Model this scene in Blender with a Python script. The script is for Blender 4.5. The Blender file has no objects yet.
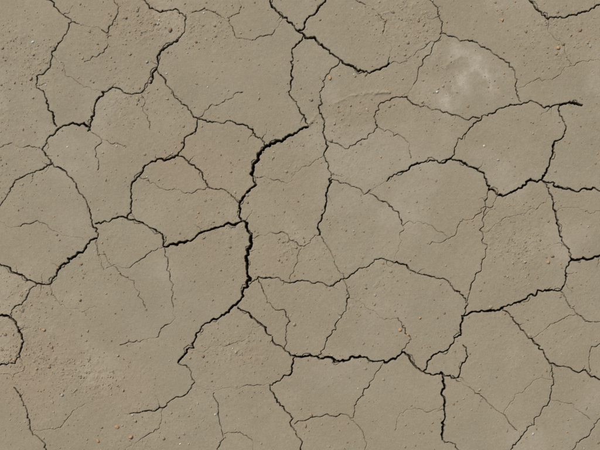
import bpy, math, random
import numpy as np
random.seed(7); rng=np.random.RandomState(11)
PX=0.005
def wx(u): return (u-300.0)*PX
def wy(v): return (225.0-v)*PX

# ---------------------------------------------------------------- axes
def axis(half, step, mid=0.034, midend=3.5, far=260.0):
    n=int(half/step); a=[i*step for i in range(n+1)]
    s=step
    while a[-1]<far:
        if a[-1]<midend: s=min(s*1.06,mid)
        else: s*=1.35
        a.append(a[-1]+s)
    a=np.array(a); return np.concatenate([-a[:0:-1],a])
AX=axis(1.53,0.00195); AY=axis(1.15,0.00195)
NX,NY=len(AX),len(AY)
X,Y=np.meshgrid(AX.astype(np.float32),AY.astype(np.float32))

# ---------------------------------------------------------------- noise
def hsh(ix,iy,s):
    h=(ix.astype(np.int64)*374761393+iy.astype(np.int64)*668265263+s*1442695041)&0xffffffff
    h=((h^(h>>13))*1274126177)&0xffffffff
    h=(h^(h>>16))&0xffffff
    return (h/float(0xffffff)).astype(np.float32)
def vnoise(x,y,f,s):
    x=x*f+s*17.3; y=y*f-s*9.1
    ix=np.floor(x); iy=np.floor(y); fx=x-ix; fy=y-iy
    fx=fx*fx*fx*(fx*(fx*6-15)+10); fy=fy*fy*fy*(fy*(fy*6-15)+10)
    a=hsh(ix,iy,s); b=hsh(ix+1,iy,s); c=hsh(ix,iy+1,s); d=hsh(ix+1,iy+1,s)
    return (a+(b-a)*fx+(c-a)*fy+(a-b-c+d)*fx*fy)*2-1
def fbm(x,y,f,s,o=4,g=0.5):
    r=0;a=1;t=0
    for i in range(o):
        c,sn=math.cos(0.7*i+s),math.sin(0.7*i+s)
        r=r+a*vnoise(x*c-y*sn,x*sn+y*c,f,s+i*3); t+=a; a*=g; f*=2.03
    return r/t
def voro_edge(x,y,f,s):
    x=x*f; y=y*f; ix=np.floor(x); iy=np.floor(y)
    f1=np.full(x.shape,9e9,np.float32); f2=f1.copy()
    p1x=np.zeros_like(x);p1y=p1x.copy();p2x=p1x.copy();p2y=p1x.copy()
    for dx in (-1,0,1):
        for dy in (-1,0,1):
            cx=ix+dx+0.1+0.8*hsh(ix+dx,iy+dy,s); cy=iy+dy+0.1+0.8*hsh(ix+dx,iy+dy,s+5)
            d=(cx-x)**2+(cy-y)**2
            m=d<f1; m2=(~m)&(d<f2)
            f2=np.where(m,f1,np.where(m2,d,f2)); p2x=np.where(m,p1x,np.where(m2,cx,p2x)); p2y=np.where(m,p1y,np.where(m2,cy,p2y))
            f1=np.where(m,d,f1); p1x=np.where(m,cx,p1x); p1y=np.where(m,cy,p1y)
    return (f2-f1)/(2*np.sqrt((p1x-p2x)**2+(p1y-p2y)**2)+1e-6)/f
def sstep(a,b,t):
    t=np.clip((t-a)/(b-a),0,1); return t*t*(3-2*t)

# ---------------------------------------------------------------- cracks (ground plan coordinates, 5 mm units; width = full width)
C=[
# top centre
(2.5,[(268,-6),(274,8),(283,18),(295,28),(310,38),(325,48),(340,60),(355,68),(368,73),(380,70),(389,64)]),
(0.8,[(389,64),(392,50),(385,38),(384,20),(372,8),(352,-5)]),
(2.0,[(327,-6),(318,8),(307,19),(298,31)]),
(1.5,[(304,36),(293,48),(291,62),(293,78),(289,92),(297,105),(305,118),(308,127)]),
(1.3,[(340,60),(327,75),(320,92),(319,108),(324,125),(326,140),(325,158),(331,172),(330,182)]),
(1.9,[(331,180),(326,196),(322,215),(320,235)]),
(0.7,[(320,235),(330,250),(338,268),(345,280)]),
(0.8,[(238,-5),(240,10),(228,22),(218,14),(205,8),(190,12)]),
(0.9,[(228,22),(236,38),(255,40),(275,30),(283,19)]),
# central
(3.8,[(307,127),(297,133),(285,139),(271,143),(262,150),(256,162),(251,174)]),
(2.6,[(251,174),(256,185),(247,192),(240,203),(240,214),(247,225)]),
(4.0,[(247,224),(251,238),(248,252),(247,266),(250,280)]),
(3.3,[(250,280),(243,292),(236,305),(222,315)]),
(2.4,[(222,315),(206,323),(196,335),(187,350),(178,363)]),
(3.2,[(245,222),(225,225),(210,230),(195,238),(180,242),(164,247)]),
(1.8,[(164,247),(163,236),(150,228),(135,220),(120,217),(107,222),(96,224)]),
(0.8,[(163,247),(168,265),(174,285),(172,300),(176,318),(160,332),(140,342),(120,345)]),
(1.3,[(178,363),(190,370),(194,383),(182,397),(165,407),(145,411),(130,414)]),
(0.8,[(194,383),(212,392),(230,388),(250,385),(270,384)]),
(0.8,[(214,393),(218,415),(223,435),(219,455)]),
# lower centre
(2.0,[(238,308),(250,315),(262,325),(272,338),(285,350),(296,357)]),
(2.7,[(296,357),(310,355),(325,357),(340,362),(355,358),(370,361),(385,363),(397,358),(402,352)]),
(2.5,[(402,352),(414,365),(430,374),(445,377)]),
(1.5,[(445,377),(460,374),(465,362),(463,345)]),
(1.0,[(402,352),(412,340),(405,328),(398,318)]),
(1.7,[(296,357),(292,372),(280,381),(270,385),(277,400),(288,413),(295,430),(299,456)]),
(3.1,[(443,377),(442,395),(445,412),(443,430),(443,440)]),
(1.5,[(443,440),(455,444),(464,455)]),
(2.0,[(424,371),(434,355),(450,347),(461,335),(463,318)]),
(3.3,[(462,316),(480,312),(492,311),(503,308)]),
(2.1,[(503,308),(515,303),(528,296),(545,290),(560,291),(566,280),(567,267),(572,260)]),
(3.0,[(572,260),(585,259),(606,256)]),
(1.1,[(464,315),(468,298),(475,280),(482,262),(487,245),(480,230),(484,212),(488,192)]),
(1.7,[(503,310),(518,325),(532,338),(540,350),(550,364),(570,368),(585,370),(606,380)]),
(1.3,[(551,364),(554,380),(550,400),(540,415),(530,426),(520,440),(508,452)]),
(0.9,[(560,291),(568,303),(578,315),(592,322),(607,322)]),
(0.9,[(607,340),(592,347),(589,360),(590,372)]),
(0.6,[(532,338),(545,330),(560,320),(575,315)]),
# right
(2.2,[(606,189),(590,189),(572,190),(556,187),(543,181)]),
(3.3,[(543,181),(531,179),(523,186),(512,193),(500,195)]),
(2.4,[(500,195),(489,190),(485,178),(475,168),(462,162),(450,159)]),
(2.0,[(450,159),(440,163),(425,162),(412,165),(398,173),(387,181)]),
(0.9,[(387,181),(376,188),(366,194)]),
(2.9,[(582,105),(570,102),(561,105)]),
(1.6,[(561,105),(560,116),(566,126),(564,136)]),
(2.9,[(564,136),(553,146),(550,160),(547,172),(541,180)]),
(1.3,[(561,104),(545,108),(530,101),(515,105),(497,110),(482,118),(470,128),(458,142),(451,158)]),
(1.9,[(543,181),(551,195),(556,212),(559,230),(566,246),(572,260)]),
(0.7,[(500,195),(490,208),(475,215),(460,222),(450,238),(430,245)]),
(0.5,[(556,212),(575,208),(590,214),(605,210)]),
# top right
(1.2,[(425,-5),(438,8),(443,22),(440,34),(455,37),(475,42),(490,50),(505,62),(515,75),(516,90),(521,102)]),
(1.9,[(526,-5),(538,10),(548,19),(560,17),(575,15),(590,10),(605,2)]),
(0.8,[(441,36),(430,55),(418,72),(412,88),(402,97)]),
(1.1,[(378,127),(376,113),(386,101),(402,97),(420,107),(437,109),(452,115),(480,118)]),
(0.9,[(326,140),(345,149),(362,139),(378,127),(392,132),(408,142),(411,158)]),
(0.45,[(516,90),(535,80),(555,78),(570,66),(590,60),(606,62)]),
(0.5,[(548,19),(552,35),(565,48),(572,64)]),
(0.6,[(389,64),(405,62),(420,50),(441,40)]),
# left top
(1.4,[(44,-5),(58,10),(72,22),(63,38),(52,52),(50,68),(38,75),(37,88),(46,98),(53,112),(56,126)]),
(0.9,[(72,22),(90,27),(108,33),(114,20),(117,5),(110,-5)]),
(0.7,[(108,33),(108,45),(98,56),(85,62)]),
(2.4,[(88,131),(91,117),(96,103),(102,92)]),
(1.1,[(102,92),(120,89),(140,93),(151,83)]),
(1.9,[(151,83),(157,68),(158,55),(168,46),(178,40)]),
(1.3,[(178,40),(185,30),(186,17),(175,9),(160,12),(150,8),(140,-4)]),
(1.3,[(157,70),(166,85),(175,97),(188,108),(200,119)]),
(0.9,[(157,70),(148,85),(141,95),(146,115),(150,130)]),
(1.5,[(200,119),(215,122),(233,122),(247,126),(257,137),(265,146)]),
(0.8,[(198,118),(212,104),(228,100),(243,92)]),
(1.4,[(198,119),(190,135),(183,148),(177,156)]),
(1.9,[(177,156),(160,159),(146,165),(137,178),(131,187)]),
(1.4,[(131,187),(132,200),(131,212),(126,218)]),
(1.5,[(177,155),(190,164),(203,176),(210,188)]),
(1.1,[(210,188),(224,190),(240,203)]),
(0.7,[(210,188),(192,194),(172,190),(150,184),(137,178)]),
(2.6,[(90,130),(84,123),(70,124),(58,129)]),
(1.6,[(58,129),(48,138),(42,150),(52,163),(66,172)]),
(1.4,[(66,172),(76,184),(86,200),(91,214),(96,228),(97,238)]),
(2.7,[(97,238),(86,247),(72,258),(60,268),(56,276)]),
(1.9,[(56,276),(49,285),(36,284),(24,276),(10,268),(-6,262)]),
(0.8,[(90,130),(102,140),(96,155),(98,170)]),
(0.7,[(102,140),(118,143),(126,148)]),
(1.1,[(-6,212),(4,200),(10,188),(24,176),(40,170),(52,163)]),
(0.8,[(-6,222),(20,226),(44,224),(60,234),(84,240)]),
(0.7,[(-6,148),(12,143),(28,146),(42,150)]),
(1.2,[(36,285),(26,300),(14,308),(11,317)]),
(2.6,[(-6,315),(6,316),(13,320),(19,332),(22,344)]),
(1.9,[(22,344),(20,357),(8,364),(-6,366)]),
(0.8,[(97,240),(108,262),(126,278),(140,292),(146,308)]),
(0.6,[(56,276),(52,292),(60,305),(80,312),(97,308)]),
(0.6,[(104,270),(98,255),(97,240)]),
(0.6,[(107,268),(130,268),(146,256),(163,248)]),
# centre right
(1.3,[(250,284),(258,277),(275,278),(290,283),(308,281),(328,286),(345,279)]),
(1.5,[(345,279),(360,268),(375,260),(394,263),(410,270),(430,276),(448,281),(460,292),(466,303)]),
(1.2,[(343,280),(349,298),(343,314),(336,330),(326,343),(318,356)]),
(1.1,[(331,180),(348,184),(366,194),(384,202),(398,212),(404,226)]),
(0.9,[(404,226),(401,242),(394,263)]),
(0.8,[(252,238),(270,232),(290,240),(302,246),(320,235)]),
(0.6,[(302,246),(298,262),(290,283)]),
(0.7,[(253,176),(272,180),(290,182),(300,170)]),
(0.5,[(300,170),(318,160),(325,156)]),
(0.6,[(404,226),(420,222),(436,230),(450,238)]),
(1.0,[(258,278),(266,296),(284,310),(290,322),(286,336),(285,350)]),
# bottom
(1.0,[(370,385),(358,400),(350,418),(330,416),(312,417),(295,424)]),
(0.7,[(350,418),(362,430),(366,455)]),
(0.8,[(385,363),(376,374),(370,385)]),
(0.9,[(453,376),(470,388),(486,400),(503,414),(517,430),(522,440)]),
(1.1,[(607,415),(594,424),(586,438),(576,446),(570,456)]),
(1.1,[(14,388),(22,400),(27,416),(32,432),(45,443),(48,456)]),
(0.5,[(32,432),(60,428),(75,410),(85,404)]),
(0.7,[(125,455),(140,440),(158,430),(165,407)]),
(0.7,[(-5,374),(12,378),(24,370),(20,358)]),
(0.6,[(223,435),(240,432),(252,440),(256,455)]),
(0.45,[(445,405),(430,412),(415,408),(400,414),(395,430)]),
(0.5,[(550,400),(568,404),(580,412),(594,424)]),
# faint hair cracks
(0.4,[(484,232),(500,226),(520,215),(540,205),(551,198)]),
(0.4,[(349,298),(365,305),(380,318),(398,318)]),
(0.4,[(60,62),(75,80),(90,88),(102,92)]),
(0.4,[(262,325),(245,340),(228,345),(205,352),(187,350)]),
(0.4,[(503,414),(515,395),(530,385),(552,380)]),
]
def fract(pts,amp):
    p=[np.array(q,float) for q in pts]
    for it in range(3):
        out=[p[0]]
        for a,b in zip(p[:-1],p[1:]):
            d=b-a; L=np.hypot(*d)
            if L>1.6:
                n=np.array([-d[1],d[0]])/L
                out.append(a+(b-a)*rng.uniform(0.35,0.65)+n*rng.normal(0,amp*L*(1.5 if it else 0.8)))
            out.append(b)
        p=out
    return p
WNX=0.0040*fbm(X,Y,46,201,3,0.65); WNY=0.0040*fbm(X,Y,46,211,3,0.65)
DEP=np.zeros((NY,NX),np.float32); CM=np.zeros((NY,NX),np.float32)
DM=np.full((NY,NX),0.12,np.float32)
def stamp(p0,p1,w0,w1,win):
    x0,y0=wx(p0[0]),wy(p0[1]); x1,y1=wx(p1[0]),wy(p1[1])
    i0=np.searchsorted(AX,min(x0,x1)-win); i1=np.searchsorted(AX,max(x0,x1)+win)
    j0=np.searchsorted(AY,min(y0,y1)-win); j1=np.searchsorted(AY,max(y0,y1)+win)
    xs=X[j0:j1,i0:i1]+WNX[j0:j1,i0:i1]; ys=Y[j0:j1,i0:i1]+WNY[j0:j1,i0:i1]
    dx,dy=x1-x0,y1-y0; L2=dx*dx+dy*dy+1e-12
    t=np.clip(((xs-x0)*dx+(ys-y0)*dy)/L2,0,1)
    d=np.sqrt((xs-x0-t*dx)**2+(ys-y0-t*dy)**2)
    wf=w0+(w1-w0)*t
    w=wf*PX*0.5
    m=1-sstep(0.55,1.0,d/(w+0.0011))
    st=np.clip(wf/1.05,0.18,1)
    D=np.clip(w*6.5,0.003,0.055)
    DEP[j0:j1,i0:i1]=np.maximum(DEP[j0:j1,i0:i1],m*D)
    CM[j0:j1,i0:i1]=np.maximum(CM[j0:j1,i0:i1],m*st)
    DM[j0:j1,i0:i1]=np.minimum(DM[j0:j1,i0:i1],d+ (0.02 if max(w0,w1)<0.8 else 0))
def splinter(p0,ang,L,w0):
    q=[p0];a=ang
    for s in range(4):
        a+=rng.normal(0,0.4); q.append(q[-1]+np.array([math.cos(a),math.sin(a)])*L/4)
    q=fract(q,0.09); m=len(q)
    for s in range(m-1): stamp(q[s],q[s+1],w0*(1-s/m),w0*(1-(s+1)/m),0.02)
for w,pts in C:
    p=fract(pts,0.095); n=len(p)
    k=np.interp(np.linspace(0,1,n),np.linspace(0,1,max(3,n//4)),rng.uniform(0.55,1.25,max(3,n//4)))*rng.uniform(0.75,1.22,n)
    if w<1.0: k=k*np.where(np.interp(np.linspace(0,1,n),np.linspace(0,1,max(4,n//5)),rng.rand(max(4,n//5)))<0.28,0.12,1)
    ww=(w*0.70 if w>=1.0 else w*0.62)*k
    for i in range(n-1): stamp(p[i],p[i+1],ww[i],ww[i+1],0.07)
    if w>1.0:
        for i in range(3,n-2):
            if rng.rand()<0.045:
                d=p[i+1]-p[i-1]; a=math.atan2(d[1],d[0])
                splinter(p[i],a+rng.choice([-1,1])*rng.uniform(0.5,1.5),rng.uniform(4,14),0.5)
    if w>1.7:
        for i in range(2,n-9,9):
            if rng.rand()<0.35:
                sgn=rng.choice([-1,1]); L=rng.randint(4,8); q=[]
                for s in range(L+1):
                    d=p[min(i+s+1,n-1)]-p[i+s-1]; d/=np.hypot(*d)+1e-6
                    q.append(p[i+s]+sgn*np.array([-d[1],d[0]])*3.0*math.sin(math.pi*s/L))
                for s in range(L): stamp(q[s],q[s+1],0.45,0.45,0.02)

# outside the traced area the same kind of crack net goes on
wX=X+0.035*fbm(X,Y,5,31,4); wY=Y+0.035*fbm(X,Y,5,37,4)
out=np.maximum(np.abs(X)-1.5,np.abs(Y)-1.125)
E=voro_edge(wX,wY,2.8,3)
Wd=0.002+0.005*np.clip(0.5+fbm(X,Y,2.2,41,2),0,1)
spac=np.maximum(np.abs(np.gradient(AX))[None,:],np.abs(np.gradient(AY))[:,None])
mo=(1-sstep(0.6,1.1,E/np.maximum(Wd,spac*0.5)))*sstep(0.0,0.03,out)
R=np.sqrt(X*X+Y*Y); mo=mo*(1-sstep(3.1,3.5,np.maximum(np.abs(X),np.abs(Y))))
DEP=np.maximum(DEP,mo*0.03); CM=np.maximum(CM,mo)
DM=np.where(out>0,np.minimum(DM,E),DM)

# ---------------------------------------------------------------- relief
def gp(u,v,ru,rv=None,rot=0):
    rv=rv or ru; dx=(X-wx(u))/PX; dy=-(Y-wy(v))/PX
    c,s=math.cos(rot),math.sin(rot); a=dx*c+dy*s; b=-dx*s+dy*c
    return np.exp(-((a/ru)**2+(b/rv)**2))
rough=np.clip(0.2+0.9*fbm(X,Y,2.2,51,3),0,1)*0.5
for g in [(140,22,45,25,0),(205,25,30,25,0),(25,345,40,60,0),(75,380,60,40,0),(565,35,45,35,0),(345,112,40,16,-0.4),(230,350,40,25,0),(400,20,40,22,0),(520,240,35,40,0),(130,100,30,25,0),(300,250,30,20,0),(25,60,35,40,0)]:
    rough=np.maximum(rough,gp(*g)*0.85)
rough=np.clip(rough*(0.7+0.8*fbm(X,Y,9,55,4)),0,1)
near=sstep(60,4,R)
fine=fbm(X,Y,80,61,3,0.65); med=fbm(X,Y,16,67,4); big=fbm(X,Y,1.3,71,3)
lump=fbm(X+0.01*fbm(X,Y,40,63,2),Y+0.01*fbm(X,Y,40,65,2),30,69,4,0.6)
H=0.006*big+0.0020*med*(0.4+rough)+0.0007*fine*(0.5+1.3*rough)
H+=0.0040*np.abs(lump)*rough+0.0022*sstep(0.35,0.5,lump)*rough
H+=0.0014*sstep(0.5,0.9,vnoise(X,Y,95,83))*(0.15+rough)
H-=0.0010*np.exp(-DM/0.007)*(0.2+1.2*np.clip(fbm(X,Y,22,91,2)+0.4,0,1))
for (pts,hh,ss) in [([(309,124),(318,113),(332,104),(348,97),(366,93),(388,92)],0.006,0.009),([(440,84),(446,66),(462,56),(482,60),(498,76)],0.002,0.012)]:
    best=np.full((NY,NX),9.0,np.float32)
    for a,b in zip(pts[:-1],pts[1:]):
        x0,y0,x1,y1=wx(a[0]),wy(a[1]),wx(b[0]),wy(b[1]); dx,dy=x1-x0,y1-y0
        t=np.clip(((X-x0)*dx+(Y-y0)*dy)/(dx*dx+dy*dy),0,1)
        best=np.minimum(best,np.hypot(X+WNX*2-x0-t*dx,Y+WNY*2-y0-t*dy))
    H+=hh*np.exp(-(best/ss)**2)*np.clip(0.55+1.6*med,0,1.2)
H=H*near
H=(H-DEP*(1+0.15*fine)).astype(np.float32)

# tints
red=np.zeros_like(X)
for g in [(350,112,42,20,-0.3),(285,262,50,22,0.1),(150,20,45,28,0),(205,165,60,30,0),(25,350,70,70,0),(565,30,50,35,0),(235,350,60,30,0),(90,390,90,40,0),(400,20,60,25,0),(300,180,30,50,0),(490,140,60,22,0),(530,225,50,30,0),(330,420,60,20,0)]:
    red=np.maximum(red,gp(*g)*0.75)
red=np.clip(red*(0.8+0.6*fbm(X,Y,7,111,4))+0.7*fbm(X,Y,2.7,101,5)+0.08,0,1)
pn=fbm(X,Y,13,103,5,0.6)
pale=np.clip(np.maximum(np.maximum(gp(474,64,26,12,0.7),gp(463,78,10,14,0)),np.maximum(gp(448,94,10,16,0),gp(488,80,8,16,-.5)))*(0.75+2.2*pn),0,1)
pale=np.maximum(pale,0.30*sstep(0.15,0.6,fbm(X,Y,3.7,107,5)))
farm=sstep(3.1,3.5,np.maximum(np.abs(X),np.abs(Y)))

co=np.empty((NY*NX,3),np.float32); co[:,0]=X.ravel(); co[:,1]=Y.ravel(); co[:,2]=H.ravel()
me=bpy.data.meshes.new("cracked_mud_ground")
me.vertices.add(NX*NY); me.vertices.foreach_set("co",co.ravel())
j,i=np.meshgrid(np.arange(NY-1),np.arange(NX-1),indexing='ij')
b=(j*NX+i).ravel()
F=np.stack([b,b+1,b+1+NX,b+NX],1).astype(np.int32)
nf=len(F)
me.loops.add(nf*4); me.loops.foreach_set("vertex_index",F.ravel())
me.polygons.add(nf); me.polygons.foreach_set("loop_start",np.arange(0,nf*4,4,dtype=np.int32))
me.polygons.foreach_set("use_smooth",np.ones(nf,bool))
me.update(calc_edges=True)
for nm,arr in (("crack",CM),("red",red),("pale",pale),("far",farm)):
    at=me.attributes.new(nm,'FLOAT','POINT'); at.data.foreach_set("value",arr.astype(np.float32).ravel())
ground=bpy.data.objects.new("cracked_mud_ground",me); bpy.context.collection.objects.link(ground)

# ---------------------------------------------------------------- material helpers
def N(nt,t,**k):
    n=nt.nodes.new(t)
    for a,v in k.items(): setattr(n,a,v)
    return n
def mixc(nt,f,a,b,bt='MIX'):
    n=nt.nodes.new('ShaderNodeMix'); n.data_type='RGBA'; n.blend_type=bt
    for s,v in ((n.inputs[0],f),(n.inputs[6],a),(n.inputs[7],b)):
        if hasattr(v,'is_linked'): nt.links.new(v,s)
        elif isinstance(v,(int,float)): s.default_value=v
        else: s.default_value=(*v,1)
    return n.outputs[2]
def mth(nt,op,a,b=None,c=None,cl=False):
    n=nt.nodes.new('ShaderNodeMath'); n.operation=op; n.use_clamp=cl
    for s,v in zip(n.inputs,(a,b,c)):
        if v is None: continue
        if hasattr(v,'is_linked'): nt.links.new(v,s)
        else: s.default_value=v
    return n.outputs[0]
def att(nt,n): a=N(nt,'ShaderNodeAttribute'); a.attribute_name=n; return a.outputs['Fac']
def noise(nt,co,s,d=4,r=0.55):
    n=N(nt,'ShaderNodeTexNoise'); n.inputs['Scale'].default_value=s; n.inputs['Detail'].default_value=d; n.inputs['Roughness'].default_value=r
    nt.links.new(co,n.inputs['Vector']); return n.outputs['Fac']
def rmp(nt,v,a,b,lo=0,hi=1):
    n=N(nt,'ShaderNodeMapRange'); nt.links.new(v,n.inputs[0])
    for k,x in zip((1,2,3,4),(a,b,lo,hi)): n.inputs[k].default_value=x
    return n.outputs[0]
m=bpy.data.materials.new("dry_mud"); m.use_nodes=True; nt=m.node_tree
bs=nt.nodes['Principled BSDF']; bs.inputs['Roughness'].default_value=0.95; bs.inputs['Specular IOR Level'].default_value=0.15
g=N(nt,'ShaderNodeNewGeometry').outputs['Position']
base=mixc(nt,rmp(nt,noise(nt,g,3.2,5,0.6),0.35,0.65),(0.325,0.277,0.186),(0.368,0.315,0.216))
base=mixc(nt,mth(nt,'MULTIPLY',att(nt,'red'),0.7),base,(0.368,0.280,0.183))
base=mixc(nt,mth(nt,'MULTIPLY',att(nt,'pale'),0.75),base,(0.53,0.475,0.365))
base=mixc(nt,rmp(nt,noise(nt,g,38,6,0.7),0.32,0.7,0.0,0.38),base,(0.27,0.218,0.145))
base=mixc(nt,rmp(nt,noise(nt,g,120,3,0.7),0.56,0.70,0,0.6),base,(0.44,0.38,0.275))
base=mixc(nt,rmp(nt,noise(nt,g,190,3,0.7),0.58,0.72,0,0.7),base,(0.185,0.142,0.093))
v=N(nt,'ShaderNodeTexVoronoi',feature='DISTANCE_TO_EDGE'); v.inputs['Scale'].default_value=2.8
nt.links.new(g,v.inputs['Vector'])
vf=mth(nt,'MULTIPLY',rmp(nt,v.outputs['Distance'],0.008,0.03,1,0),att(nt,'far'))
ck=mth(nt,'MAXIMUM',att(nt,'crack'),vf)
base=mixc(nt,mth(nt,'MULTIPLY',ck,0.87),base,(0.055,0.043,0.030))  # crack shade painted into the base colour, along with darker moist soil
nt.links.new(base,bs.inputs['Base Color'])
hgt=mth(nt,'ADD',noise(nt,g,240,4,0.7),mth(nt,'MULTIPLY',noise(nt,g,85,4,0.6),1.1))
bu=N(nt,'ShaderNodeBump'); bu.inputs['Strength'].default_value=0.42; bu.inputs['Distance'].default_value=0.003
nt.links.new(hgt,bu.inputs['Height']); nt.links.new(bu.outputs[0],bs.inputs['Normal'])
me.materials.append(m)

# ---------------------------------------------------------------- loose clods & pebbles (one mesh each)
import bmesh
bm=bmesh.new(); bmesh.ops.create_icosphere(bm,subdivisions=2,radius=1)
IV=np.array([v.co[:] for v in bm.verts],np.float32); IF=np.array([[v.index for v in f.verts] for f in bm.faces],np.int32); bm.free()
def hgt_at(x,y):
    i=min(max(np.searchsorted(AX,x),0),NX-1); j=min(max(np.searchsorted(AY,y),0),NY-1); return H[j,i],CM[j,i],rough[j,i]
def stones(name,items,mat,smooth):
    V=[];FF=[];CC=[];k=0
    for (x,y,r,c) in items:
        z,_,_=hgt_at(x,y)
        s=np.array([rng.uniform(0.7,1.35),rng.uniform(0.7,1.2),rng.uniform(0.45,0.85)])
        a=rng.uniform(0,6.28); q=rng.normal(size=(7,3)); q/=np.linalg.norm(q,axis=1)[:,None]
        P=IV.copy()
        for pl in q:
            d=P@pl; lim=rng.uniform(0.6,0.9); P=P-np.outer(np.maximum(d-lim,0),pl)
        P=P*(1+0.07*rng.normal(size=(len(P),1)))*s
        ca,sa=math.cos(a),math.sin(a)
        P=np.stack([P[:,0]*ca-P[:,1]*sa,P[:,0]*sa+P[:,1]*ca,P[:,2]],1)*r
        V.append(P+np.array([x,y,z+r*0.18])); FF.append(IF+k); k+=len(IV)
        CC.append(np.tile(np.array([*c,1.0]),(len(IV),1)))
    V=np.concatenate(V);FF=np.concatenate(FF);CC=np.concatenate(CC)
    me=bpy.data.meshes.new(name); me.vertices.add(len(V)); me.vertices.foreach_set("co",V.astype(np.float32).ravel())
    n=len(FF); me.loops.add(n*3); me.loops.foreach_set("vertex_index",FF.astype(np.int32).ravel())
    me.polygons.add(n); me.polygons.foreach_set("loop_start",np.arange(0,n*3,3,dtype=np.int32))
    me.polygons.foreach_set("use_smooth",np.full(n,smooth)); me.update(calc_edges=True)
    at=me.attributes.new("tint",'FLOAT_COLOR','POINT'); at.data.foreach_set("color",CC.astype(np.float32).ravel())
    me.materials.append(mat); o=bpy.data.objects.new(name,me); bpy.context.collection.objects.link(o); return o
def smat(name,bs_):
    m=bpy.data.materials.new(name); m.use_nodes=True; nt=m.node_tree; b=nt.nodes['Principled BSDF']
    b.inputs['Roughness'].default_value=0.9; b.inputs['Specular IOR Level'].default_value=0.2
    a=N(nt,'ShaderNodeAttribute'); a.attribute_name="tint"; g=N(nt,'ShaderNodeNewGeometry').outputs['Position']
    c=mixc(nt,rmp(nt,noise(nt,g,300,4,0.6),0.35,0.65,0,0.4),a.outputs['Color'],(0.28,0.22,0.15))
    nt.links.new(c,b.inputs['Base Color'])
    bu=N(nt,'ShaderNodeBump'); bu.inputs['Strength'].default_value=bs_; bu.inputs['Distance'].default_value=0.002
    nt.links.new(noise(nt,g,350,4,0.7),bu.inputs['Height']); nt.links.new(bu.outputs[0],b.inputs['Normal']); return m
cl=[];tries=0
while len(cl)<6000 and tries<100000:
    tries+=1
    if rng.rand()<0.8: x,y=rng.uniform(-1.6,1.6),rng.uniform(-1.25,1.25)
    else: x,y=rng.uniform(-3.5,3.5),rng.uniform(-3.5,3.5)
    z,c,ro=hgt_at(x,y)
    if c>0.1 or rng.rand()>0.06+1.2*ro**1.5: continue
    r=min(0.0016+rng.exponential(0.0014),0.0095)
    col=np.array([0.36,0.298,0.198])*(0.78+0.45*rng.rand())
    if rng.rand()<0.2: col=np.array([0.37,0.26,0.16])
    cl.append((x,y,r,col))
stones("soil_crumbs",cl,smat("soil_crumb",0.6),False)
pb=[]
OR=(0.50,0.30,0.15); GY=(0.44,0.41,0.34); WH=(0.68,0.65,0.57); BR=(0.30,0.20,0.12)
for (u,v,r,c) in [(548,262,2.0,OR),(558,48,2.2,OR),(563,44,1.8,BR),(408,335,2,OR),(400,330,1.7,OR),(131,437,2.1,OR),(98,441,2.1,OR),(117,427,1.7,OR),(33,42,1.6,WH),(502,20,2,OR),(580,30,2,BR),(590,46,1.7,GY),(147,62,1.5,GY),(330,78,1.8,OR),(437,92,1.4,WH),(525,262,1.6,GY),(552,256,1.6,BR),(420,318,1.6,OR),(375,295,1.5,GY),(230,247,1.5,BR),(60,62,1.6,GY),(20,310,1.8,BR),(44,330,1.9,OR),(190,358,1.8,OR),(203,356,2.2,BR),(236,352,1.6,GY),(80,300,1.6,BR),(170,30,2.2,BR),(158,24,1.8,GY),(126,18,1.8,BR),(196,42,1.8,BR),(540,240,1.6,BR),(498,160,1.4,GY),(14,360,1.8,OR),(62,395,1.8,GY),(320,20,1.5,BR)]:
    pb.append((wx(u),wy(v),r*PX*rng.uniform(0.85,1.1),c))
for k in range(620):
    x,y=(rng.uniform(-1.6,1.6),rng.uniform(-1.2,1.2)) if rng.rand()<0.75 else (rng.uniform(-3.5,3.5),rng.uniform(-3.5,3.5))
    if hgt_at(x,y)[1]>0.1: continue
    c=[OR,GY,BR,BR,GY,WH][rng.choice(6,p=[.3,.2,.2,.1,.14,.06])]
    pb.append((x,y,rng.uniform(0.002,0.0054),c))
stones("pebbles",pb,smat("pebble",0.25),True)

# ---------------------------------------------------------------- light, sky, camera
EL=math.radians(50); AZ=math.radians(-40)
w=bpy.data.worlds.new("World"); bpy.context.scene.world=w; w.use_nodes=True
nt=w.node_tree; sk=nt.nodes.new('ShaderNodeTexSky'); sk.sky_type='NISHITA'; sk.sun_disc=False
sk.sun_elevation=EL; sk.sun_rotation=AZ
bg=nt.nodes['Background']; nt.links.new(sk.outputs[0],bg.inputs[0]); bg.inputs[1].default_value=0.07
sd=bpy.data.lights.new("sun",'SUN'); sd.energy=3.35; sd.angle=math.radians(0.5); sd.color=(1,0.95,0.88)
so=bpy.data.objects.new("sun",sd); bpy.context.collection.objects.link(so)
from mathutils import Vector
d=Vector((math.sin(AZ)*math.cos(EL),math.cos(AZ)*math.cos(EL),math.sin(EL)))
so.rotation_euler=d.to_track_quat('Z','Y').to_euler(); so.location=d*20
cd=bpy.data.cameras.new("camera"); cam=bpy.data.objects.new("camera",cd); bpy.context.collection.objects.link(cam)
cam.location=(0,0,6); cam.rotation_euler=(0,0,0); cd.lens=72; cd.sensor_width=36; cd.clip_end=1000
sc=bpy.context.scene; sc.camera=cam
sc.view_settings.view_transform='Standard'; sc.view_settings.look='None'; sc.view_settings.exposure=0
